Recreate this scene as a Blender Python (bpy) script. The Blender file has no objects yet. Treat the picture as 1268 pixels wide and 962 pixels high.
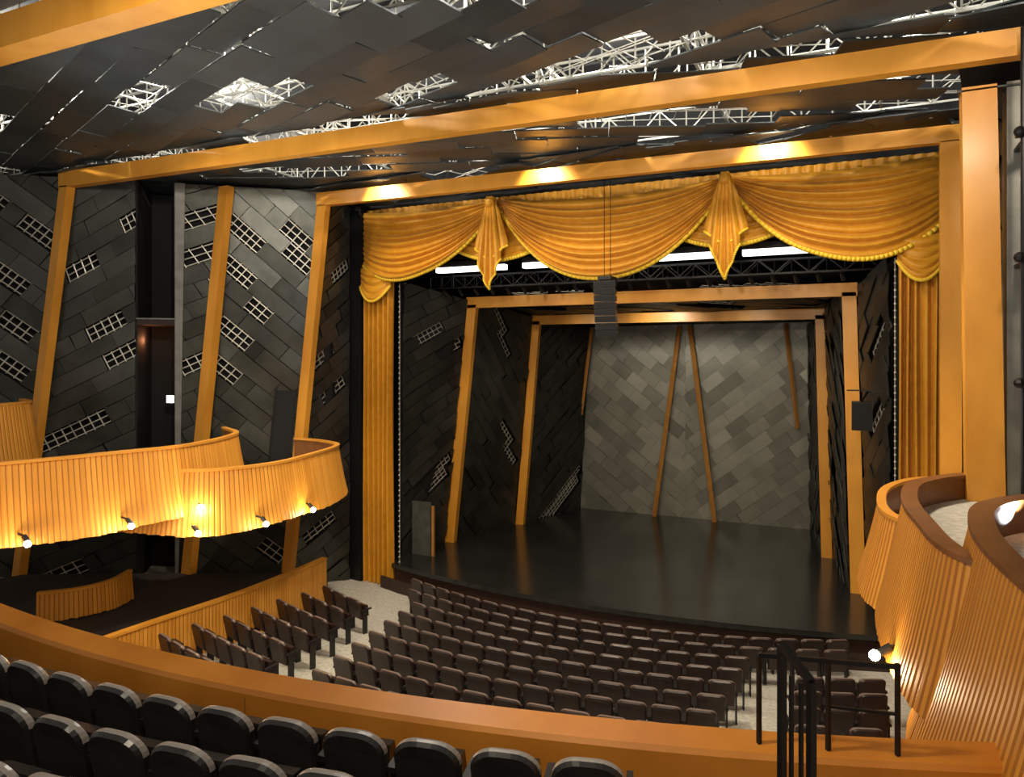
import bpy, math, random
from mathutils import Vector, noise
SH=6.65
random.seed(7)
CX=-5.65
scene=bpy.context.scene
try:
    scene.view_settings.view_transform='Standard'
except Exception as e: print(e)

# ---------------- materials ----------------
def mat(name,base,rough=.5,metal=0,base2=None,nscale=4,stretch=(1,1,1),bump=0,bscale=None,tone=False,emit=None,estr=0,sheen=0,spec=None,coat=0,light_dots=False,tamt=.75):
    m=bpy.data.materials.new(name); m.use_nodes=True
    nt=m.node_tree; N=nt.nodes; L=nt.links; b=N['Principled BSDF']
    b.inputs['Base Color'].default_value=(*base,1); b.inputs['Roughness'].default_value=rough; b.inputs['Metallic'].default_value=metal
    if spec is not None: b.inputs['Specular IOR Level'].default_value=spec
    if coat: b.inputs['Coat Weight'].default_value=coat; b.inputs['Coat Roughness'].default_value=.2
    if sheen: b.inputs['Sheen Weight'].default_value=sheen
    tc=N.new('ShaderNodeTexCoord'); mp=N.new('ShaderNodeMapping'); mp.inputs['Scale'].default_value=stretch
    L.new(tc.outputs['Object'],mp.inputs['Vector'])
    ns=N.new('ShaderNodeTexNoise'); ns.inputs['Scale'].default_value=nscale; ns.inputs['Detail'].default_value=5
    L.new(mp.outputs[0],ns.inputs['Vector'])
    if base2 is not None:
        mx=N.new('ShaderNodeMix'); mx.data_type='RGBA'
        mx.inputs[6].default_value=(*base,1); mx.inputs[7].default_value=(*base2,1)
        cr=N.new('ShaderNodeValToRGB'); cr.color_ramp.elements[0].position=.3; cr.color_ramp.elements[1].position=.7
        L.new(ns.outputs['Fac'],cr.inputs[0])
        if tone:
            at=N.new('ShaderNodeAttribute'); at.attribute_name='tone'
            ma=N.new('ShaderNodeMath'); ma.operation='MULTIPLY_ADD'; ma.inputs[1].default_value=1-tamt
            L.new(cr.outputs[0],ma.inputs[0])
            mb_=N.new('ShaderNodeMath'); mb_.operation='MULTIPLY'; mb_.inputs[1].default_value=tamt
            L.new(at.outputs['Fac'],mb_.inputs[0]); L.new(mb_.outputs[0],ma.inputs[2])
            L.new(ma.outputs[0],mx.inputs[0])
        else: L.new(cr.outputs[0],mx.inputs[0])
        out=mx.outputs[2]
        if light_dots:
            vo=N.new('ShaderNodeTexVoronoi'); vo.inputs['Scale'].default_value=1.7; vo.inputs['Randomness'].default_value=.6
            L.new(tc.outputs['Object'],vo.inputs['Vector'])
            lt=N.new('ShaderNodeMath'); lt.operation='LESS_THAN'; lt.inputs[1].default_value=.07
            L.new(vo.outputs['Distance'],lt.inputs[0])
            m2=N.new('ShaderNodeMix'); m2.data_type='RGBA'; m2.inputs[7].default_value=(.95,.92,.82,1)  # pale dots paint pinhole lights into the ceiling's base colour
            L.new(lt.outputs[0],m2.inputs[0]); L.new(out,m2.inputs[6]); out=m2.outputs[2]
        L.new(out,b.inputs['Base Color'])
    if bump:
        bn=N.new('ShaderNodeBump'); bn.inputs['Strength'].default_value=bump; bn.inputs['Distance'].default_value=.03
        n2=N.new('ShaderNodeTexNoise'); n2.inputs['Scale'].default_value=bscale or nscale; n2.inputs['Detail'].default_value=4
        L.new(mp.outputs[0],n2.inputs['Vector']); L.new(n2.outputs['Fac'],bn.inputs['Height']); L.new(bn.outputs[0],b.inputs['Normal'])
    if emit:
        b.inputs['Emission Color'].default_value=(*emit,1); b.inputs['Emission Strength'].default_value=estr
    return m
M={}
M['wood']=mat('honey_wood',(.66,.27,.024),.42,base2=(.80,.36,.045),nscale=2,stretch=(1,1,.35),coat=.1)
M['slat']=mat('slatted_wood',(.62,.25,.024),.45,base2=(.80,.36,.052),nscale=2,tone=True)
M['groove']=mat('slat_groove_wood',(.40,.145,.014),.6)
M['cap']=mat('brown_wood_cap',(.17,.065,.02),.4,base2=(.26,.10,.03),nscale=3)
M['rail']=mat('parapet_wood',(.56,.19,.018),.40,base2=(.74,.28,.035),nscale=1.5)
M['darkwood']=mat('brown_strut_wood',(.36,.15,.03),.5,base2=(.45,.21,.05))
M['panel']=mat('dark_metal_panel',(.026,.028,.024),.33,.55,base2=(.11,.114,.10),nscale=1.2,tone=True,bump=.4,bscale=2,tamt=.45)
M['spanel']=mat('dark_stage_panel',(.016,.016,.014),.45,.3,base2=(.055,.055,.046),nscale=1.6,tone=True,bump=.25,bscale=3,tamt=.5)
M['ceil']=mat('ceiling_metal_panel',(.028,.033,.033),.42,.15,base2=(.085,.098,.098),nscale=1.2,tone=True,bump=.4,bscale=2.0,light_dots=True,tamt=.6)
M['shell']=mat('stage_shell_panel',(.10,.10,.08),.42,.4,base2=(.26,.25,.205),nscale=1.2,tone=True,tamt=.65)
M['black']=mat('black_paint',(.006,.006,.006),.8)
M['blackm']=mat('black_metal',(.012,.012,.013),.4,.4)
M['steel']=mat('pale_steel',(.56,.54,.47),.4,.3)
M['grey']=mat('grey_metal',(.17,.17,.155),.45,.3,base2=(.26,.26,.235))
M['dgrey']=mat('dark_grey_panel',(.06,.06,.054),.5,.2,base2=(.10,.10,.09))
M['gold']=mat('gold_velvet',(.58,.25,.008),.5,base2=(.70,.32,.015),nscale=6,sheen=.1)
M['trim']=mat('gold_fringe',(.95,.62,.04),.5)
M['stage']=mat('black_stage_floor',(.010,.011,.010),.20,base2=(.020,.020,.018),nscale=.8,bump=.05,bscale=3)
M['fascia']=mat('stage_fascia',(.035,.015,.010),.5)
M['carpet']=mat('cream_carpet',(.42,.40,.34),.9,base2=(.64,.61,.53),nscale=14)
M['dcarpet']=mat('dark_carpet',(.03,.022,.02),.9,base2=(.05,.035,.03),nscale=20)
M['seat']=mat('maroon_upholstery',(.022,.010,.009),.38,base2=(.038,.017,.014),nscale=5)
M['seatedge']=mat('seat_back_edge',(.18,.13,.11),.35)
M['bseat']=mat('black_leather',(.020,.018,.017),.27,base2=(.032,.028,.026),nscale=5)
M['bedge']=mat('painted_rim_highlight',(.34,.31,.28),.3)  # paler colour paints the lit rim along the seat-back tops
M['arm']=mat('dark_seat_metal',(.02,.018,.017),.4,.3)
M['lamp']=mat('lamp_glow',(1,.9,.7),.5,emit=(1,.86,.6),estr=40)
M['strip']=mat('batten_glow',(1,1,1),.5,emit=(1,.97,.9),estr=3)
M['sign']=mat('exit_sign_glow',(1,1,1),.5,emit=(1,.9,.8),estr=2)
M['bead']=mat('pale_bead',(.6,.58,.5),.5)

# ---------------- mesh builder ----------------
class MB:
    def __init__(s,mats): s.v=[];s.f=[];s.mi=[];s.t=[];s.mats=mats;s.smooth=False
    def face(s,idx,m=0,t=.5): s.f.append(idx);s.mi.append(m);s.t.append(t)
    def prism(s,bot,top,m=0,t=None):
        t=random.random() if t is None else t
        n=len(bot);o=len(s.v);s.v+= [tuple(p) for p in bot]+[tuple(p) for p in top]
        s.face(list(range(o+n-1,o-1,-1)),m,t); s.face(list(range(o+n,o+2*n)),m,t)
        for i in range(n):
            j=(i+1)%n; s.face([o+i,o+j,o+n+j,o+n+i],m,t)
    def box(s,x0,x1,y0,y1,z0,z1,m=0,t=None):
        s.prism([(x0,y0,z0),(x1,y0,z0),(x1,y1,z0),(x0,y1,z0)],[(x0,y0,z1),(x1,y0,z1),(x1,y1,z1),(x0,y1,z1)],m,t)
    def leg(s,xb0,xb1,xt0,xt1,y0,y1,z0,z1,m=0):
        s.prism([(xb0,y0,z0),(xb1,y0,z0),(xb1,y1,z0),(xb0,y1,z0)],[(xt0,y0,z1),(xt1,y0,z1),(xt1,y1,z1),(xt0,y1,z1)],m)
    def beam(s,x0,x1,y0,y1,zl0,zl1,zr0,zr1,m=0):
        s.prism([(x0,y0,zl0),(x1,y0,zr0),(x1,y1,zr0),(x0,y1,zl0)],[(x0,y0,zl1),(x1,y0,zr1),(x1,y1,zr1),(x0,y1,zl1)],m)
    def bar(s,a,b,w=.03,m=0,n=4,w2=None):
        a=Vector(a);b=Vector(b);d=b-a
        if d.length<1e-5:return
        d.normalize(); u=d.orthogonal().normalized() if abs(d.z)>.95 else d.cross(Vector((0,0,1))).normalized()
        k=d.cross(u); off=math.pi/n
        w2=w if w2 is None else w2
        ra=[(u*math.cos(2*math.pi*i/n+off)+k*math.sin(2*math.pi*i/n+off)) for i in range(n)]
        s.prism([a+q*w*.7 for q in ra],[b+q*w2*.7 for q in ra],m)
    def grid(s,fn,nu,nv,m=0,t=.5):
        o=len(s.v)
        for i in range(nu+1):
            for j in range(nv+1): s.v.append(tuple(fn(i/nu,j/nv)))
        for i in range(nu):
            for j in range(nv):
                a=o+i*(nv+1)+j; s.face([a,a+nv+1,a+nv+2,a+1],m,t)
    def sphere(s,c,r,m=0,n=8,k=6,sz=1):
        c=Vector(c)
        s.grid(lambda a,b:(c.x+r*math.sin(math.pi*b)*math.cos(2*math.pi*a),c.y+r*math.sin(math.pi*b)*math.sin(2*math.pi*a),c.z+r*sz*math.cos(math.pi*b)),n,k,m)
    def obj(s,name,smooth=False,parent=None,solid=0):
        me=bpy.data.meshes.new(name);me.from_pydata(s.v,[],s.f)
        for m in s.mats: me.materials.append(M[m])
        me.polygons.foreach_set('material_index',s.mi)
        at=me.attributes.new('tone','FLOAT','FACE'); at.data.foreach_set('value',s.t)
        if smooth: me.polygons.foreach_set('use_smooth',[True]*len(s.f))
        me.update()
        ob=bpy.data.objects.new(name,me);scene.collection.objects.link(ob)
        if solid:
            md=ob.modifiers.new('solid','SOLIDIFY');md.thickness=solid
        if parent: ob.parent=parent
        else: ob.location.z=SH
        return ob

def clip_poly(P,W,H):
    def cl(P,ins,inter):
        out=[]
        for i in range(len(P)):
            a=P[i-1];b=P[i]
            if ins(b):
                if not ins(a): out.append(inter(a,b))
                out.append(b)
            elif ins(a): out.append(inter(a,b))
        return out
    def ix(x): return lambda a,b:(x,a[1]+(b[1]-a[1])*(x-a[0])/(b[0]-a[0]))
    def iy(y): return lambda a,b:(a[0]+(b[0]-a[0])*(y-a[1])/(b[1]-a[1]),y)
    for ins,it in ((lambda p:p[0]>=0,ix(0)),(lambda p:p[0]<=W,ix(W)),(lambda p:p[1]>=0,iy(0)),(lambda p:p[1]<=H,iy(H))):
        if len(P)<3: return []
        P=cl(P,ins,it)
    return P
def clip_seg(a,b,W,H):
    t0,t1=0,1;dx=b[0]-a[0];dy=b[1]-a[1]
    for p,q in ((-dx,a[0]),(dx,W-a[0]),(-dy,a[1]),(dy,H-a[1])):
        if abs(p)<1e-9:
            if q<0:return None
        else:
            r=q/p
            if p<0:t0=max(t0,r)
            else:t1=min(t1,r)
    if t0>=t1:return None
    return (a[0]+dx*t0,a[1]+dy*t0),(a[0]+dx*t1,a[1]+dy*t1)

def panel_field(name,bl,br,tr,tl,toward,L=1.8,Wd=.6,ang=30,mat='panel',holes=(),hr=.5,seed=1,jit=.05,back=.6,ns=None,thr=1,barw=.02,rung=.2,gap=.008,mid=1,part=False):
    rnd=random.Random(seed)
    bl,br,tr,tl=map(Vector,(bl,br,tr,tl))
    W=((br-bl).length+(tr-tl).length)/2;H=((tl-bl).length+(tr-br).length)/2
    n=(br-bl).cross(tl-bl).normalized();c=(bl+br+tr+tl)/4
    if n.dot(Vector(toward)-c)<0:n=-n
    def mp(x,y,o=0):
        s=x/W;t=y/H
        return (bl*(1-s)+br*s)*(1-t)+(tl*(1-s)+tr*s)*t+n*o
    mb=MB([mat,'steel','black'])
    ca,sa=math.cos(math.radians(ang)),math.sin(math.radians(ang))
    D=W+H;nq=int(D/Wd)+2;np_=int(D/L)+2
    def rect(pa,pb,q0):
        return [(p*ca-q*sa,p*sa+q*ca) for p,q in ((pa+gap,q0+gap),(pb-gap,q0+gap),(pb-gap,q0+Wd-gap),(pa+gap,q0+Wd-gap))]
    for iq in range(-nq,nq):
        for ip in range(-np_,np_):
            q0=iq*Wd;p0=ip*L+(iq%3)*L/3
            xy=rect(p0,p0+L,q0)
            P=clip_poly(xy,W,H)
            if len(P)<3:continue
            cx=sum(p[0] for p in xy)/4;cy=sum(p[1] for p in xy)/4
            base=rnd.random()*jit;tilt=rnd.uniform(-.4,1)*jit;tilt2=rnd.uniform(-1,1)*jit*.8;tn=rnd.random()
            hole=False
            for (hs,ht) in holes:
                lx=hs*W-cx;ly=ht*H-cy
                pp=abs(lx*ca+ly*sa);qq=abs(-lx*sa+ly*ca)
                if pp<L*.5 and qq<Wd*.5*hr*2: hole=True
            if ns and .45*noise.noise(Vector((cx*ns,cy*ns*1.7,seed*3.1)))+rnd.uniform(-.3,.3)>thr:hole=True
            def off(p):
                q=-p[0]*sa+p[1]*ca;pp=p[0]*ca+p[1]*sa
                return base+tilt*(q-q0)/Wd+tilt2*((pp-p0)/L-.5)
            ha,hb=p0,p0+L
            if not hole:
                mb.prism([mp(*p,off(p)-.025) for p in P],[mp(*p,off(p)) for p in P],0,tn)
            else:
                if part:
                    fr=rnd.uniform(.5,.85)
                    if rnd.random()<.5: hb=p0+L*fr;Q=clip_poly(rect(hb,p0+L,q0),W,H)
                    else: ha=p0+L*(1-fr);Q=clip_poly(rect(p0,ha,q0),W,H)
                    if len(Q)>2: mb.prism([mp(*p,off(p)-.025) for p in Q],[mp(*p,off(p)) for p in Q],0,tn)
                segs=[]
                for i in range(mid+2):
                    q=q0+.04+(Wd-.08)*i/(mid+1);segs.append(((ha,q),(hb,q)))
                k=max(1,int((hb-ha)/rung))
                for i in range(k+1):
                    pq=ha+i*(hb-ha)/k
                    segs.append(((pq,q0),(pq,q0+Wd)))
                for a,b in segs:
                    a=(a[0]*ca-a[1]*sa,a[0]*sa+a[1]*ca);b=(b[0]*ca-b[1]*sa,b[0]*sa+b[1]*ca)
                    r=clip_seg(a,b,W,H)
                    if r: mb.bar(mp(*r[0],-.1),mp(*r[1],-.1),barw,1)
    mb.prism([mp(0,0,-back-.05),mp(W,0,-back-.05),mp(W,H,-back-.05),mp(0,H,-back-.05)],[mp(0,0,-back),mp(W,0,-back),mp(W,H,-back),mp(0,H,-back)],2)
    return mb.obj(name)

HOUSE=(-5,8,-1)
# ---------------- left wall ----------------
P1t=Vector((-17.6,11.6,4.4));P2t=Vector((-12.9,15.5,4.4));P1b=Vector((-19.7,11.6,-6.8));P2b=Vector((-14.2,15.5,-6.8))
def wt(s):return P1t.lerp(P2t,s)
def wb(s):return P1b.lerp(P2b,s)
K=dict(back=.4,rung=.2,barw=.026,part=True)
panel_field('wall_left',wb(.01),wb(.428),wt(.249),wt(.01),HOUSE,L=1.45,Wd=.42,ang=28,holes=[(.85,.90),(.7,.84),(.35,.80),(.3,.65),(.65,.60),(.55,.47),(.3,.42),(.25,.1),(.6,.3)],seed=3,**K)
panel_field('wall_left',wb(.577),wb(.633),wt(.633),wt(.4),HOUSE,L=1.2,Wd=.42,ang=28,holes=[(.75,.93),(.4,.82),(.6,.77),(.7,.6)],seed=5,**K)
panel_field('wall_left',wb(.633),wb(.99),wt(.99),wt(.633),HOUSE,L=1.45,Wd=.42,ang=-38,holes=[(.3,.79),(.5,.72),(.9,.82),(.2,.58),(.5,.95),(.8,.15),(.35,.62),(.15,.88)],seed=9,**K)
panel_field('wall_left',(-14.2,15.6,-6.8),(-13.4,17.25,-6.8),(-13.4,17.25,4.4),(-12.9,15.6,4.4),HOUSE,L=1.1,Wd=.36,ang=30,holes=[(.5,.8),(.5,.5),(.6,.2),(.5,.62)],seed=11,back=.3,rung=.2,barw=.024)
panel_field('wall_left',(-23.5,8.6,-6.8),(-19.7,11.6,-6.8),(-17.6,11.6,4.4),(-21.5,8.6,4.4),HOUSE,L=1.6,Wd=.42,ang=-35,holes=[(.8,.93),(.9,.86),(.85,.68),(.8,.6),(.72,.78)],seed=13,**K)
mb=MB(['black'])
for a,b in (((-27,7.2),(-22.2,13.0)),((-22.2,13.0),(-16.4,17.75))):
    mb.prism([(a[0],a[1],-6.8),(b[0],b[1],-6.8),(b[0]-.1,b[1]+.1,-6.8),(a[0]-.1,a[1]+.1,-6.8)],[(a[0],a[1],6.6),(b[0],b[1],6.6),(b[0]-.1,b[1]+.1,6.6),(a[0]-.1,a[1]+.1,6.6)])
mb.obj('wall_left_outer')
mb=MB(['black','dcarpet','blackm','grey','sign'])
def inn(p,d=1.6): return Vector(p)+Vector((-.64*d,.77*d,0))
a0,a1,b0,b1=wb(.428),wb(.577),wt(.249),wt(.4)
mb.prism([inn(a0),inn(a1),inn(a1,1.7),inn(a0,1.7)],[inn(b0),inn(b1),inn(b1,1.7),inn(b0,1.7)],0)
for a,b in ((a0,b0),(a1,b1)):
    mb.prism([a,a+Vector((.03,.03,0)),inn(a)+Vector((.03,.03,0)),inn(a)],[b,b+Vector((.03,.03,0)),inn(b)+Vector((.03,.03,0)),inn(b)],0)
for z in (-3.4,.8):
    k=(z+6.8)/11.2
    q0=a0.lerp(b0,k);q1=a1.lerp(b1,k)
    mb.prism([q0,q1,inn(q1),inn(q0)],[p+Vector((0,0,.15)) for p in (q0,q1,inn(q1),inn(q0))],1)
    mb.bar(q0+Vector((0,0,.15)),q1+Vector((0,0,.15)),.03,3)
k=(-1.2+6.8)/11.2;q=inn(a0.lerp(b0,k).lerp(a1.lerp(b1,k),.75),.6)
mb.box(q.x-.11,q.x+.11,q.y-.03,q.y+.03,-1.28,-1.08,4)
mb.obj('door_1')
mb=MB(['black','blackm'])
def wp(s,z,o=0):
    k=(z+6.8)/11.2;p=wb(s).lerp(wt(s),k);return p+Vector((.64,-.77,0))*o
mb.prism([wp(.885,-2.9,-.1),wp(.96,-2.9,-.1),wp(.96,-2.9,.10),wp(.885,-2.9,.10)],[wp(.885,-.95,-.1),wp(.96,-.95,-.1),wp(.96,-.95,.10),wp(.885,-.95,.10)],0)  # solid black block paints the dark of the door opening
for s0,s1 in ((.878,.885),(.96,.966)):
    mb.prism([wp(s0,-2.9,-.1),wp(s1,-2.9,-.1),wp(s1,-2.9,.13),wp(s0,-2.9,.13)],[wp(s0,-.9,-.1),wp(s1,-.9,-.1),wp(s1,-.9,.13),wp(s0,-.9,.13)],1)
mb.obj('door_2')
mb=MB(['grey']);
a=wb(.577);b=wt(.4);a2=wb(.588);b2=wt(.44);o=Vector((.05,-.06,0))
mb.prism([a,a2,a2+o,a+o],[b,b2,b2+o,b+o]);mb.obj('trim_1')
# leaning wood legs & portals
mb=MB(['wood'])
mb.leg(-19.75,-19.47,-17.65,-17.35,11.4,11.62,-6.7,4.15);mb.beam(-17.68,8,11.4,11.62,4.12,4.5,3.86,4.22)
mb.obj('wood_portal_frame')
mb=MB(['wood'])
mb.leg(-14.25,-13.95,-12.95,-12.65,15.3,15.5,-6.6,4.0);mb.beam(-12.97,1.76,15.3,15.5,3.98,4.33,3.88,4.18);mb.leg(1.42,1.76,1.42,1.76,15.3,15.5,-6.6,3.9)
mb.obj('wood_portal_frame')
mb=MB(['wood']);mb.box(-20,8,6.0,6.4,4.2,4.66);mb.leg(-21.9,-21.4,-20,-19.5,6.0,6.4,-6.6,4.2);mb.leg(7.6,8.1,7.5,8,6.0,6.4,-6.6,4.2);mb.obj('wood_portal_frame')
mb=MB(['wood']);mb.leg(-16.3,-15.98,-14.8,-14.5,13.72,13.95,-6.7,4.35);mb.obj('wood_wall_column')
mb=MB(['wood']);mb.leg(1.48,1.98,1.38,1.80,12.0,12.3,-6.4,3.78);mb.obj('wood_wall_column')
# ---------------- right wall ----------------
mb=MB(['grey']);mb.box(1.92,2.12,12.05,12.4,-6.4,3.8);mb.obj('steel_wall_column')
mb=MB(['blackm'])
mb.bar((1.96,11.2,-6.3),(1.96,11.2,4.2),.045,0,8)
for z in (-2.0,-.4,1.2,2.8):mb.box(1.88,2.03,11.12,11.26,z,z+.08);mb.box(2.0,2.1,11.2,12.04,z,z+.05);mb.sphere((1.91,11.12,z+.05),.07)
mb.obj('lighting_pipe')
panel_field('wall_right',(1.78,15.6,-6.8),(2.25,13.8,-6.8),(2.25,13.8,4.4),(1.78,15.6,4.4),HOUSE,L=1.2,Wd=.5,ang=-30,seed=21,holes=[(.5,.7),(.5,.3)])
panel_field('wall_right',(2.25,13.8,-6.8),(7,11.6,-6.8),(6,11.6,4.4),(2.25,13.8,4.4),HOUSE,L=1.5,Wd=.5,ang=30,seed=22,ns=.5,thr=.25)
panel_field('wall_right',(7,11.6,-6.8),(10,4,-6.8),(8.5,4,4.4),(6.2,11.6,4.4),HOUSE,L=1.5,Wd=.5,ang=-30,seed=23,ns=.5,thr=.25)
# ---------------- ceiling ----------------
DN=(-5,10,-5)
def ceil(y0,y1,seed,ang,z=4.5,x0=-23,x1=8.5,thr=.24,L=1.9,Wd=.55,ns=.5):
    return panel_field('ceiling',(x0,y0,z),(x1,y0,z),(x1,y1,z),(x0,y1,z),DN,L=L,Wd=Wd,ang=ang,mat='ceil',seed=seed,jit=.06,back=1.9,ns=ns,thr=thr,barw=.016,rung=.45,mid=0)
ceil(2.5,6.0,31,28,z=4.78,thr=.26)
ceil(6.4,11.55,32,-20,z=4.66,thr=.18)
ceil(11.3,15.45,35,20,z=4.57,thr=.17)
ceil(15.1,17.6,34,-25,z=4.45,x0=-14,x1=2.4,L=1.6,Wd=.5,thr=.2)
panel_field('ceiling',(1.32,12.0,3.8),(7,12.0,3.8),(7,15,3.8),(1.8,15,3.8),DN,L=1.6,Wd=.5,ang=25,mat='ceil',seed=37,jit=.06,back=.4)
mb=MB(['steel'])
def truss(mb,a,b,h=.7,w=.05,step=.7):
    a=Vector(a);b=Vector(b);n=max(2,int((b-a).length/step));u=Vector((0,0,h))
    mb.bar(a,b,w);mb.bar(a+u,b+u,w)
    for i in range(n):
        p=a.lerp(b,i/n);q=a.lerp(b,(i+1)/n)
        mb.bar(p,q+u,w*.6) if i%2 else mb.bar(p+u,q,w*.6)
        mb.bar(p,p+u,w*.6)
for y in (7,7.8,8.6,9.4,10.2,11,12.2,12.9,13.6,14.4,16.4): truss(mb,(-22,y,4.95),(8,y,4.95),.6,.04,.6)
for i,x in enumerate(range(-21,8,3)): truss(mb,(x+.5,3,5.1),(x+.5,17,5.1),.6)
mb.obj('ceiling_steel_trusses')
# ---------------- proscenium ----------------
mb=MB(['black','blackm'])
mb.box(-24,-13.02,17.62,18.0,-6.65,6.6);mb.box(1.68,9,17.62,18.0,-6.65,6.6);mb.box(-13.02,1.68,17.75,18.0,4.12,6.6)
mb.box(-13.42,-13.02,17.3,17.6,-6.65,4.35,1);mb.box(1.68,1.8,15.7,17.6,-6.65,4.35,1)
mb.obj('wall_proscenium')

def swag(mb,x0,x1,zt,eL,eR,sag,y0=17.45,folds=9,bulge=.35,pw=2.0,amp=.10,trim=.08,s0=.12):
    def fn(s,v):
        u=abs(2*s-1);env=max(0,math.sin(math.pi*s))**.6
        endw=eL*(1-s)+eR*s
        vv=v**.9
        z=zt-vv*endw-(s0+(1-s0)*vv)*sag*(1-u**pw)
        ph=math.pi*folds*v
        w=abs(math.sin(ph))**.8*(.75+.25*math.sin(folds*v*2.1+x0))
        return (x0+(x1-x0)*s,y0-bulge*math.sin(math.pi*min(1,max(0,s)))**.7*(.35+.65*v)-amp*2.0*w*(.35+.65*env),z)
    mb.grid(fn,48,folds*12,0)
    pr=None
    for i in range(49):
        p=Vector(fn(i/48,1))+Vector((0,-.04,0))
        if pr is not None: mb.bar(pr,p,trim,1,6)
        pr=p
def pend(mb,xc,zt=4.15,zl=2.5,tip=1.72,w=.33):
    for (ww,zz,tt,yy) in ((w,zl,tip,16.9),(w*1.45,zl+.35,tip+.75,17.0)):
        def fn(s,v):
            hw=.09+(ww-.09)*min(1,v*1.1)**.9
            zb=zz-(zz-tt)*(1-abs(2*s-1))
            return (xc+(2*s-1)*hw,yy-.10*abs(math.sin(math.pi*4*s))*(.3+v),zt+(zb-zt)*v)
        mb.grid(fn,40,12,0)
        pr=None
        for i in range(41):
            p=Vector(fn(i/40,1))
            if pr is not None: mb.bar(pr,p,.045,1,5)
            pr=p
    mb.sphere((xc,16.88,4.0),.14,0,10,6)
mb=MB(['gold','trim'])
mb.grid(lambda s,v:(-13.0+14.64*s,17.56-.06*abs(math.sin(s*math.pi*60)),4.25-v*1.15),480,2)
for xc in (-8.6,-2.64):
    swag(mb,xc-1.9,xc+1.9,3.6,.3,.3,.75,y0=17.55,folds=5,bulge=.1,amp=.03)
swag(mb,-13.0,-8.62,4.18,1.55,.25,1.02,folds=10,pw=2.3)
swag(mb,-8.58,-2.66,4.18,.25,.25,2.03,folds=11,pw=2.2)
swag(mb,-2.62,1.64,4.18,.25,1.45,1.18,folds=10,pw=2.3)
pend(mb,-8.6);pend(mb,-2.64)
mb.obj('swag_valance_curtain',smooth=True)
def tail(x0,x1,n):
    mb=MB(['gold','trim'])
    mb.grid(lambda s,v:(x0+(x1-x0)*s+.015*math.sin(v*5+s*9),17.48-.09*math.sin(s*math.pi*2*n+.4*math.sin(v*4))-.04*math.sin(s*37),2.6-v*9.2),n*10,20)
    swag(mb,x0-.03,x1+.05,2.55,.55,.55,.45,y0=17.34,folds=4,bulge=.18,amp=.05,trim=.06)
    mb.obj('stage_side_curtain',smooth=True)
tail(-13.0,-12.02,6);tail(.85,1.66,5)
mb=MB(['bead'])
for x in (-11.93,.80):
    for i in range(58): mb.sphere((x,17.68,2.0-i*.148),.028,0,5,4)
    mb.bar((x,17.7,-6),(x,17.7,2.1),.012)
mb.obj('curtain_bead_trim')
# ---------------- stage ----------------
def apr(x):
    k=(x-CX)/6.6
    return 17.55-.95*(1-k*k)
mb=MB(['stage','fascia','blackm'])
n=40;xs=[-12.25+ (13.2)*i/n for i in range(n+1)]
for i in range(n):
    x0,x1=xs[i],xs[i+1];y0,y1=apr(x0),apr(x1)
    mb.prism([(x0,y0,-6.12),(x1,y1,-6.12),(x1,18.1,-6.12),(x0,18.1,-6.12)],[(x0,y0,-6.0),(x1,y1,-6.0),(x1,18.1,-6.0),(x0,18.1,-6.0)],0)
    mb.prism([(x0,y0+.08,-6.75),(x1,y1+.08,-6.75),(x1,18,-6.75),(x0,18,-6.75)],[(x0,y0+.08,-6.12),(x1,y1+.08,-6.12),(x1,18,-6.12),(x0,18,-6.12)],1)
    mb.prism([(x0,y0-.35,-6.75),(x1,y1-.35,-6.75),(x1,y1-.28,-6.75),(x0,y0-.28,-6.75)],[(x0,y0-.35,-6.30),(x1,y1-.35,-6.30),(x1,y1-.28,-6.30),(x0,y0-.28,-6.30)],1)
mb.box(-15,4,18.1,30,-6.2,-6.0,0)
mb.obj('floor_stage')
mb=MB(['black']);mb.box(-15.1,-15,18,30,-6.2,6.6);mb.box(4,4.1,18,30,-6.2,6.6);mb.box(-15,4,30,30.1,-6.2,6.6);mb.box(-15,4,18,30,4.6,4.7);mb.obj('wall_stage_house')
mb=MB(['wood']);mb.leg(-11.95,-11.6,-11.1,-10.78,20.25,20.45,-6.0,1.6);mb.leg(-.08,.27,-.28,.05,20.25,20.45,-6.0,1.6);mb.box(-11.13,.08,20.25,20.45,1.5,1.84);mb.obj('stage_shell_frame')
mb=MB(['wood']);mb.leg(-10.9,-10.6,-10.25,-9.97,23.45,23.65,-6.0,1.2);mb.leg(-.88,-.58,-1.05,-.77,23.45,23.65,-6.0,1.2);mb.box(-10.28,-.75,23.45,23.65,1.08,1.4);mb.obj('stage_shell_frame')
IN=(-5.6,22,-3)
panel_field('stage_shell_side_panels',(-12.3,18.3,-6),(-11.9,20.2,-6),(-11.1,20.2,1.75),(-12.2,18.3,2.2),IN,L=1.1,Wd=.34,ang=35,seed=41,holes=[(.8,.78),(.6,.3),(.5,.84),(.75,.27),(.3,.25)],back=.15,mat='spanel',rung=.16)
panel_field('stage_shell_side_panels',(-11.65,20.5,-6),(-10.95,23.4,-6),(-10.25,23.4,1.35),(-10.8,20.5,1.75),IN,L=1.1,Wd=.34,ang=-45,seed=42,holes=[(.5,.88),(.55,.8),(.6,.48),(.7,.4),(.5,.94)],back=.15,mat='spanel',rung=.16)
panel_field('stage_shell_side_panels',(-10.6,23.7,-6),(-9.75,26.95,-6),(-9.35,26.95,1.05),(-10.0,23.7,1.25),IN,L=1.1,Wd=.34,ang=35,seed=43,holes=[(.55,.06),(.65,.12),(.8,.17),(.3,.03),(.75,.08)],back=.15,mat='spanel',rung=.16)
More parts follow.
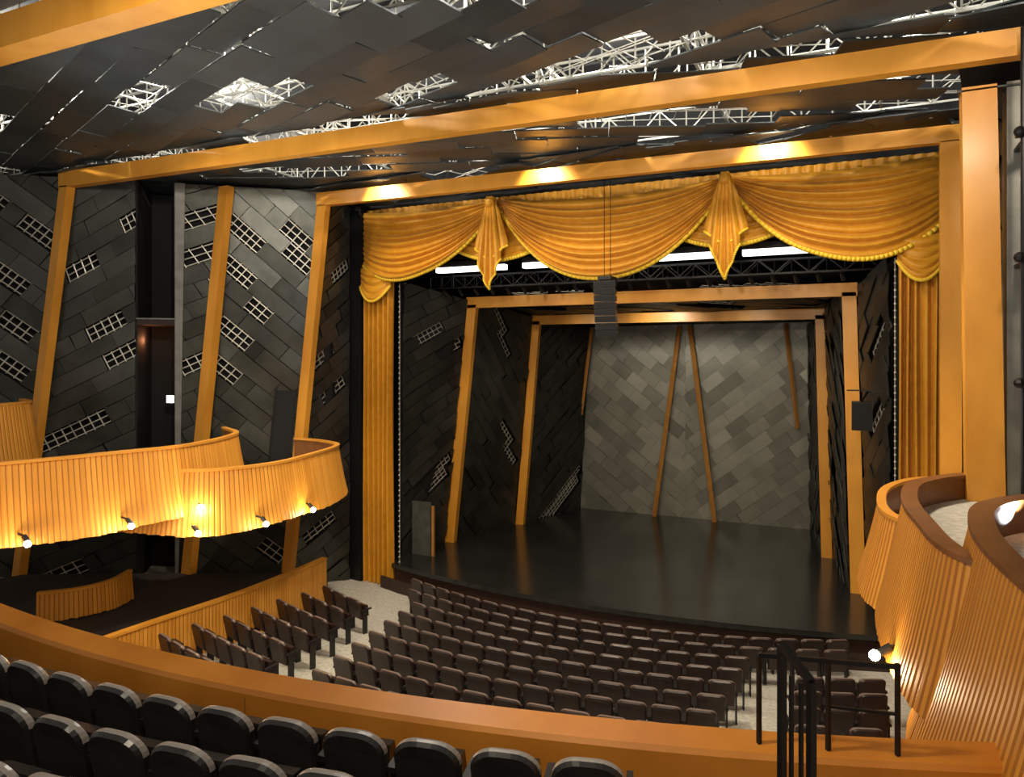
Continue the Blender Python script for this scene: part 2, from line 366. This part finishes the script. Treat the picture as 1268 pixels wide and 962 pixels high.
panel_field('stage_shell_side_panels',(.75,18.3,-6),(.33,20.2,-6),(.1,20.2,1.75),(.7,18.3,2.2),IN,L=1.2,Wd=.45,ang=-35,seed=44,holes=[(.5,.8),(.5,.6)],back=.15,mat='spanel')
panel_field('stage_shell_side_panels',(-.1,20.5,-6),(-.56,23.4,-6),(-.76,23.4,1.35),(-.3,20.5,1.75),IN,L=1.1,Wd=.4,ang=45,seed=45,holes=[(.5,.8),(.5,.3)],back=.15,mat='spanel')
panel_field('stage_shell_side_panels',(-.88,23.7,-6),(-1.35,26.95,-6),(-1.4,26.95,1.05),(-1.05,23.7,1.25),IN,L=1.1,Wd=.4,ang=-35,seed=46,back=.15,mat='spanel')
panel_field('stage_shell_ceiling',(-10.8,20.5,1.85),(-.2,20.5,1.85),(-.8,23.4,1.45),(-10.2,23.4,1.45),IN,L=1.5,Wd=.5,ang=25,seed=47,ns=.6,thr=.15,back=.3,mat='spanel')
panel_field('stage_shell_ceiling',(-10,23.7,1.4),(-.9,23.7,1.4),(-1.5,26.95,1.2),(-9.2,26.95,1.2),IN,L=1.5,Wd=.5,ang=-25,seed=48,ns=.6,thr=.3,back=.3,mat='spanel')
panel_field('stage_shell_back_wall',(-9.75,27.05,-6),(CX,27.1,-6),(CX,27.1,1.15),(-9.35,27.05,1.1),IN,L=.8,Wd=.45,ang=-38,mat='shell',seed=51,back=.15,jit=.035,gap=.003)
panel_field('stage_shell_back_wall',(CX,27.1,-6),(-1.35,27.05,-6),(-1.4,27.05,1.15),(CX,27.1,1.15),IN,L=.8,Wd=.45,ang=38,mat='shell',seed=52,back=.15,jit=.035,gap=.003)
mb=MB(['darkwood'])
mb.bar((-5.82,26.85,1.1),(-6.75,26.8,-6),.12);mb.bar((-5.45,26.85,1.1),(-4.55,26.8,-6),.12)
mb.bar((-9.2,26.8,1.05),(-9.6,26.7,-2.3),.10);mb.bar((-2.15,26.8,1.1),(-1.75,26.7,-2.5),.10)
mb.obj('back_wall_struts')
mb=MB(['blackm','strip'])
for x0,x1 in ((-11.2,-8.9),(-8.4,-7.2),(-4.6,-2.9),(-2.5,.2)):
    mb.box(x0,x1,18.5,18.7,2.58,2.75,0);mb.box(x0+.03,x1-.03,18.46,18.68,2.44,2.58,1)
mb.bar((-11.8,18.6,2.85),(.8,18.6,2.85),.05)
for x in (-11,-8,-5,-2,.3): mb.bar((x,18.6,2.85),(x,18.6,4.55),.015)
mb.obj('stage_lighting_batten')
mb=MB(['blackm','arm'])
truss(mb,(-11.8,19.2,2.05),(.6,19.2,2.05),.35,.035,.4)
truss(mb,(-11.8,19.8,2.1),(.6,19.8,2.1),.35,.035,.4)
for i in range(22):
    x=-11.4+i*.53;mb.bar((x,19.3,2.0),(x+.05,19.45,1.84),.07,1,8,.09);mb.bar((x,19.3,2.0),(x,19.2,2.1),.03,1)
for x in (-11,-6,.2):
    for y in (19.2,19.8): mb.bar((x,y,2.4),(x,y,4.55),.015)
mb.obj('stage_lighting_truss')
mb=MB(['dgrey','darkwood']);mb.box(-12.1,-11.45,18.62,18.68,-6,-4.4,0);mb.box(-11.42,-11.34,18.62,18.68,-6,-4.5,1)
mb.obj('stage_masking_panel')
mb=MB(['blackm','black']);mb.box(-.05,.38,18.2,18.6,-1.7,-1.05,0);mb.box(-.02,.35,18.18,18.2,-1.66,-1.09,1);mb.bar((.16,18.4,-1.05),(.3,18.5,-.8),.04);mb.bar((-.15,18.4,-.8),(.6,18.4,-.8),.03);mb.obj('stage_monitor_speaker')
mb=MB(['blackm','black'])
for i in range(8):
    z=1.75-i*.165;y=16.3+.012*i*i*.3
    mb.prism([(-5.55,y,z-.15),(-5.03,y,z-.15),(-5.12,y+.45,z-.13),(-5.46,y+.45,z-.13)],[(-5.55,y,z),(-5.03,y,z),(-5.12,y+.45,z-.02),(-5.46,y+.45,z-.02)])
    mb.box(-5.52,-5.06,y-.01,y,z-.13,z-.02,1)
mb.box(-5.45,-5.13,16.3,16.8,1.78,1.86)
mb.bar((-5.35,16.5,1.86),(-5.35,16.5,4.4),.012);mb.bar((-5.2,16.5,1.86),(-5.2,16.5,4.4),.012)
mb.obj('hanging_line_array_speaker')

# ---------------- orchestra floor ----------------
def RR(x,y):return math.hypot(x-CX,y-28)
def fz(x,y):return -6.65+.1*max(0,RR(x,y)-12.4)
mb=MB(['carpet'])
mb.grid(lambda s,v:(-24+34*s,3+14.9*v,fz(-24+34*s,3+14.9*v)),60,50);mb.obj('floor',smooth=True,solid=.05)
mb=MB(['dcarpet'])
mb.prism([(-22,5,-6.6),(-12.15,5,-6.6),(-12.5,15.2,-6.6),(-14.2,15.2,-6.6),(-19.2,11.5,-6.6)],[(-22,5,-5.55),(-12.15,5,-5.55),(-12.5,15.2,-5.9),(-14.2,15.2,-5.9),(-19.2,11.5,-5.6)])
mb.obj('floor_side_terrace')

def seat_parts(rad=.10,cush=True):
    mb=MB(['a','b','c'])
    ol=[];K=7
    for (sx,a0) in ((1,0),(-1,90)):
        for k in range(K):
            an=math.radians(a0+k*90/(K-1));ol.append((sx*(.26-rad)+rad*math.cos(an),.89-rad*.8+rad*.8*math.sin(an)))
    nt=len(ol)
    ol+= [(-.25,.36),(.25,.36)]
    def ring(sc,y): return [(x*sc,y-.18*(z-.36)+ .25*x*x,.62+(z-.62)*sc) for x,z in ol]
    r=[ring(.90,-.06),ring(.985,-.03),ring(1,0),ring(.985,.025),ring(.9,.05)]
    o=len(mb.v);n=len(ol)
    for q in r: mb.v+=q
    for k in range(4):
        for i in range(n):
            j=(i+1)%n;mb.face([o+k*n+i,o+k*n+j,o+(k+1)*n+j,o+(k+1)*n+i],2 if (k in(1,2) and i<nt-1) else 0)
    mb.face([o+i for i in range(n)][::-1],0);mb.face([o+4*n+i for i in range(n)],0)
    mb.prism([(-.22,.08,.40),(.22,.08,.40),(.22,.24,.42),(-.22,.24,.42)],[(-.21,.10,.70),(.21,.10,.70),(.2,.22,.68),(-.2,.22,.68)],0)
    for x in (-.28,.28):
        mb.prism([(x-.025,-.05,.58),(x+.025,-.05,.58),(x+.025,.26,.60),(x-.025,.26,.60)],[(x-.025,-.05,.625),(x+.025,-.05,.625),(x+.025,.26,.64),(x-.025,.26,.64)],1)
        mb.box(x-.015,x+.015,.0,.14,0,.58,1)
    return mb
ST=seat_parts();ST2=seat_parts(.2)
def seat_row(name,places,mats,sc=.88,T=None):
    T=T or ST
    mb=MB(mats)
    for (x,y,z,phi) in places:
        o=len(mb.v);c,s=math.cos(phi),math.sin(phi)
        for vx,vy,vz in T.v:
            vx*=sc;vy*=sc;vz*=sc
            mb.v.append((x+vx*c-vy*s,y+vx*s+vy*c,z+vz))
        for f,m in zip(T.f,T.mi): mb.face([o+i for i in f],m,.5)
    return mb.obj(name)
def arc_row(R,xa,xb):
    a=math.asin((xa-CX)/R);b=math.asin((xb-CX)/R);n=max(1,int((b-a)*R/.51));out=[]
    for i in range(n):
        p=a+(i+.5)*(b-a)/n;x=CX+R*math.sin(p);y=28-R*math.cos(p);out.append((x,y,fz(x,y)+.003,p))
    return out
SM=['seat','arm','seatedge']
seat_row('theater_seat_row',arc_row(12.75,-10.5,-.1),SM)
seat_row('theater_seat_row',arc_row(13.45,-10.0,-.1),SM)
for i in range(0,13):
    R=14.15+.72*i
    seat_row('theater_seat_row',arc_row(R,-9.3+.17*i,-1.75-.03*i),SM)
for i in range(0,9):
    R=15.1+.72*i
    seat_row('theater_seat_row',arc_row(R,-11.75,-9.3+.17*(i+1.3)-1.05),SM)
for i in range(0,7):
    R=15.1+.72*i
    seat_row('theater_seat_row',arc_row(R,-.95,.5),SM)

# ---------------- slatted boxes ----------------
def catmull(P,step=.03):
    P=[Vector(p) for p in P];P=[2*P[0]-P[1]]+P+[2*P[-1]-P[-2]];out=[]
    for i in range(1,len(P)-2):
        a,b,c,d=P[i-1:i+3]
        for k in range(60):
            t=k/60;out.append(.5*((2*b)+(c-a)*t+(2*a-5*b+4*c-d)*t*t+(3*b-a-3*c+d)*t**3))
    out.append(P[-2])
    cum=[0]
    for i in range(1,len(out)): cum.append(cum[-1]+(out[i]-out[i-1]).length)
    res=[];n=int(cum[-1]/step);j=0
    for k in range(n+1):
        d=cum[-1]*k/n
        while j<len(cum)-2 and cum[j+1]<d:j+=1
        f=(d-cum[j])/max(1e-9,cum[j+1]-cum[j]);res.append(out[j].lerp(out[j+1],min(1,f)))
    return res
def slat_band(mb,P,ztop,h,flare,side,cap=.16,floor=None,wx=None,zr=0,rib=.010,step=.022,seed=0):
    rnd=random.Random(seed)
    pts=catmull(P,step);n=len(pts)
    W_=26
    tn=[(pts[min(n-1,i+3)]-pts[max(0,i-3)]).normalized() for i in range(n)]
    rings=[]
    for i,p in enumerate(pts):
        t=sum((tn[k] for k in range(max(0,i-W_),min(n,i+W_+1))),Vector((0,0))).normalized()
        rings.append((p,Vector((-t.y,t.x))*side))
    o=len(mb.v);tone=.5;dz=0
    for i,(p,nn) in enumerate(rings):
        s=i/(n-1);zt=ztop+zr*s
        r=0 if i%4==3 else rib
        if i%4==3: dz=.03*math.sin(i*.045)+rnd.uniform(-.012,.012)
        zb=zt-h+dz
        a=p+nn*r
        d=p-nn*cap;e=p-nn*(cap*.6)
        def P_(k): return p+nn*(flare*k+r)
        q1=P_(.28);q2=P_(.62);q3=P_(1)
        mb.v+=[(a.x,a.y,zt-.05),(q1.x,q1.y,zt-h*.35),(q2.x,q2.y,zt-h*.68),(q3.x,q3.y,zb),(e.x,e.y,zb+.05),(d.x,d.y,zt-.05)]
    for i in range(n-1):
        if i%4==3: tone=rnd.random()
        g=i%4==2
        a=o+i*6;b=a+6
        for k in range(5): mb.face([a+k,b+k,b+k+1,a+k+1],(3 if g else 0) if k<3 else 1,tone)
    o=len(mb.v)
    for i,(p,nn) in enumerate(rings):
        s=i/(n-1);zt=ztop+zr*s;a=p+nn*.03;d=p-nn*(cap+.02)
        mb.v+=[(a.x,a.y,zt-.05),(a.x,a.y,zt),(d.x,d.y,zt),(d.x,d.y,zt-.05)]
    for i in range(n-1):
        a=o+i*4;b=a+4
        for k in range(4): mb.face([a+k,b+k,b+(k+1)%4,a+(k+1)%4],4)
    if floor is not None:
        zf=ztop-floor
        for i in range(0,n-1,6):
            j=min(n-1,i+6);p,nn=rings[i];q,mm=rings[j];p=p-nn*.12;q=q-mm*.12
            if abs(q.y-p.y)<.01: continue
            mb.prism([(p.x,p.y,zf-.15),(q.x,q.y,zf-.15),(wx,q.y,zf-.15),(wx,p.y,zf-.15)],[(p.x,p.y,zf),(q.x,q.y,zf),(wx,q.y,zf),(wx,p.y,zf)],2)
def box_obj(name,capm,*a,**k):
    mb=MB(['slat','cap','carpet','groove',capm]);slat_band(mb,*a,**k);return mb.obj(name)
A=[(-13.2,9.3),(-11.3,9.9),(-10.65,11.1),(-10.8,12.5),(-11.35,14.2),(-12.4,14.8),(-13.3,14.9)]
B=[(-14.6,3.6),(-13.1,5.0),(-12.3,7.0),(-11.85,8.6),(-11.6,10.1),(-12.3,11.9),(-13.6,12.8)]
box_obj('balcony_box','slat',A,-2.16,1.2,.22,-1,floor=.8,wx=-14.2,cap=.07,seed=1)
box_obj('balcony_box','slat',B,-1.7,1.35,.25,-1,floor=.8,wx=-16,cap=.07,seed=2)
box_obj('balcony_box','slat',[(-19,5.5),(-17.4,7.2),(-16.9,9),(-17.2,10.4),(-18.4,11.0)],-1.05,1.3,.2,-1,floor=.8,wx=-18.5,cap=.07,seed=3)
R1=[(2.6,15.0),(1.3,14.95),(.62,14.0),(.35,12.6),(.5,11.0),(1.6,10.0),(2.6,9.8)]
R2=[(3.2,12.9),(1.7,12.5),(.8,11.4),(.55,10.1),(.6,8.6),(.85,7.2),(1.9,6.2),(3,5.8)]
R3=[(3.2,10.1),(2.0,9.7),(1.2,8.8),(.95,7.5),(1.0,6.0),(1.3,4.5),(2.3,3.4),(3.5,3.0)]
box_obj('balcony_box','slat',R1,-2.16,1.2,.28,-1,floor=.5,wx=3.5,cap=.08,seed=4)
box_obj('balcony_box','cap',R2,-1.7,1.45,.3,-1,floor=.35,wx=5,seed=5,cap=.13)
box_obj('balcony_box','cap',R3,-1.5,2.1,.52,-1,floor=.35,wx=5.5,seed=6)
def parapet(*a,**k):
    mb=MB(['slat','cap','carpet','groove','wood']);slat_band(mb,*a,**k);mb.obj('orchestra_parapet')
parapet([(-11.9,5.5),(-12.0,9),(-11.95,11.5),(-12.1,13.4),(-12.3,14.9)],-4.9,1.75,0,-1,zr=-.3,cap=.1,seed=7)
parapet([(-15.6,9.6),(-15.1,10.2),(-15.0,10.9),(-15.3,11.6)],-5.0,.65,.05,-1,cap=.06,seed=8)
parapet([(1.3,15),(.95,13.4),(.75,11.5),(.8,9),(.9,5.5)],-5.2,1.5,0,-1,zr=.3,cap=.1,seed=9)

# ---------------- balcony: parapet, tiers, seats ----------------
def yr(x):return 4.3+.0305*(x-CX)**2
mb=MB(['rail','cap'])
n=60;xs=[-13+13.9*i/n for i in range(n+1)]
prof=[(0,-6.4),(0,-2.5),(-.2,-2.545),(-.22,-2.58),(-.22,-3.4),(-.2,-6.4)]
o=len(mb.v)
for x in xs:
    d=2*.0305*(x-CX);l=math.hypot(1,d);nx,ny=-d/l,1/l
    for a,z in prof: mb.v.append((x+nx*a,yr(x)+ny*a,z))
k=len(prof)
for i in range(n):
    for j in range(k):
        a=o+i*k+j;b=o+i*k+(j+1)%k;mb.face([a,b,b+k,a+k],0)
mb.face([o+j for j in range(k)]);mb.face([o+n*k+j for j in range(k)])
for x in (-11,-7.6,-4.2,-.95):
    mb.bar((x,yr(x)-.22,-2.60),(x,yr(x)-.225,-3.3),.006,1)
mb.obj('balcony_parapet')
mb=MB(['dcarpet'])
PB=.56
def ty(kx): return -3.03+.07*kx
for kx in range(6):
    zt=ty(kx)
    y_off0=.215 if kx==0 else .72+PB*kx-.16
    y_off1=.72+PB*(kx+1)-.16
    for i in range(n):
        x0,x1=xs[i],xs[i+1]
        mb.prism([(x0,yr(x0)-y_off1,zt-.6),(x1,yr(x1)-y_off1,zt-.6),(x1,yr(x1)-y_off0,zt-.6),(x0,yr(x0)-y_off0,zt-.6)],[(x0,yr(x0)-y_off1,zt),(x1,yr(x1)-y_off1,zt),(x1,yr(x1)-y_off0,zt),(x0,yr(x0)-y_off0,zt)])
mb.obj('floor_balcony')
for kx in range(5):
    pl=[]
    x=-12.2+.23*(kx%2)
    while x<-.95-.3*kx:
        d=2*.0305*(x-CX);pl.append((x,yr(x)-.85-PB*kx,ty(kx)+.003,math.atan(d)));x+=.47
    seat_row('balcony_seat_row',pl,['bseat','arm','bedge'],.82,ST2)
mb=MB(['blackm'])
mb.bar((-.56,4.97,-1.95),(.25,5.2,-1.97),.028);
for x,y in ((-.56,4.97),(-.15,5.08),(.25,5.2)): mb.bar((x,y,-2.53),(x,y,-1.95),.025)
mb.bar((-.15,5.08,-2.25),(.25,5.2,-2.27),.018)
mb.obj('balcony_guard_rail')
mb=MB(['blackm'])
mb.bar((-.27,3.2,-3.0),(-.27,3.2,-1.2),.028);mb.bar((-.15,3.05,-3.0),(-.15,3.05,-1.27),.028)
mb.bar((-.27,3.2,-1.2),(-.15,3.05,-1.27),.028)
mb.bar((-.23,3.15,-3.0),(-.23,3.15,-1.3),.014);mb.bar((-.19,3.1,-3.0),(-.19,3.1,-1.3),.014)
mb.obj('aisle_handrail')

# ---------------- lamps ----------------
def point(loc,e,col=(1,.8,.5),r=.05):
    l=bpy.data.lights.new('lamp_light','POINT');l.energy=e;l.color=col;l.shadow_soft_size=r
    ob=bpy.data.objects.new('lamp_light',l);ob.location=loc;scene.collection.objects.link(ob);return ob
def spot(loc,tgt,e,ang=70,col=(1,.84,.62),r=.25,blend=.6,name='added_house_spot'):  # default-named spots are added to light the hall, without fixtures
    l=bpy.data.lights.new(name,'SPOT');l.energy=e;l.color=col;l.spot_size=math.radians(ang);l.spot_blend=blend;l.shadow_soft_size=r
    ob=bpy.data.objects.new(name,l);loc=Vector(loc)+Vector((0,0,SH));tgt=Vector(tgt)+Vector((0,0,SH))
    ob.location=loc;ob.rotation_euler=(tgt-loc).to_track_quat('-Z','Y').to_euler();scene.collection.objects.link(ob)
for (x,y,z,dx) in ((-11.75,7.1,-2.95,.1),(-11.75,6.55,-3.1,.1),(-11.35,8.6,-2.95,.1),(-11.15,9.9,-2.85,.1),(-11.05,9.75,-3.3,.1),(-10.3,10.7,-3.25,.1),(-10.35,12.1,-3.25,.1),(.24,8.3,-3.05,-.1)):
    mb=MB(['blackm','lamp']);mb.bar((x-dx,y,z+.1),(x,y,z+.02),.06,0,8);mb.sphere((x+dx*.5,y-.04,z),.055,1)
    mb.bar((x-dx*2.5,y,z+.12),(x-dx,y,z+.1),.03,0);ob=mb.obj('box_front_lamp')
    p=point((x+dx*1.2,y-.14,z-.05),22);p.parent=ob;
for (x,y) in ((-16,9),(-9,9),(-3,9),(3,9),(-14,13.5),(-9,13.5),(-4.5,13.5),(.5,13.5)):
    p=point((x,y,5.9+SH),480,(1,.97,.90),.15);p.name='plenum_light';p.data.name='plenum_light'
q=inn(wp(.35,0),.7);p=point((q.x,q.y,.4+SH),10,(1,.35,.15),.05);p.name='doorway_light'
W=(1,.86,.65)
for x in (-13,-9,-5,-1,2): spot((x,7.2,4.0),(x*.85-.6,17.6,-.5),560,60,W)
for x in (-11,-6.5,-1.5): spot((x,14.6,4.3),(x*.93,17.5,2.4),300,95,(1,.88,.62),r=.1)  # added close to the swags so grazing light brings out the folds
for x in (-10,-5.5,-1): spot((x,12.4,3.9),(x,12.6,-6.5),1400,95,W)
spot((-5,5,3.8),(-17,12,-1),1600,75,(1,.92,.78)); spot((-8,4,3.8),(-13,9,-3),850,70,W)
spot((-6,5,3.8),(1.5,13,-.5),1000,60,W)
spot((-4,3,3.6),(1,8,-3),800,70,W)
spot((-2,-3,2.5),(-6,12,4.0),1300,70,W)  # added behind the camera to brighten the wood beams
spot((-1,-2.5,4),(-3,4.4,-2.8),700,75,W)  # added fill from behind the camera for the parapet
spot((-6,9.5,4.1),(-6.5,3.2,-2.3),520,70,(1,.93,.82),r=.5)  # added to put highlights on the balcony seat tops
for (x,y) in ((-12.5,8.5),(1.5,9.0)): spot((x,y,-1.6),(-5.5,10.5,4.5),900,110,(.93,.98,1),name='added_ceiling_fill')  # added upward fill to lift the ceiling, no fixture there
spot((-5.5,4.45,-2.4),(-5.5,9,4.5),700,120,(.93,.98,1),name='added_ceiling_fill')  # another added fill, aimed up from the parapet
spot((-5.6,20.9,1.5),(-5.6,27,-1.2),480,75,(1,.95,.80),name='stage_spotlight',blend=1)
for x in (-8.4,-2.8): spot((x,20.9,1.5),(x*.8-1.1,27,-2.6),170,75,(1,.95,.80),name='stage_spotlight',blend=1)
for x in (-9,-2): spot((x,19.0,1.9),(x,22,-6),180,95,(1,.95,.82),name='stage_spotlight')
spot((-5.6,17.9,3.2),(-5.6,20.3,0),220,120,W,name='stage_spotlight')

w=bpy.data.worlds.new('world');scene.world=w;w.use_nodes=True
w.node_tree.nodes['Background'].inputs[0].default_value=(1,.93,.83,1);w.node_tree.nodes['Background'].inputs[1].default_value=.3
# ---------------- camera ----------------
c=bpy.data.cameras.new('camera');c.lens=25.55;c.sensor_width=36;c.shift_y=-.0323;c.clip_start=.05
co=bpy.data.objects.new('camera',c);co.location=(0,0,SH);co.rotation_euler=(math.pi/2,0,math.radians(25.2));scene.collection.objects.link(co);scene.camera=co
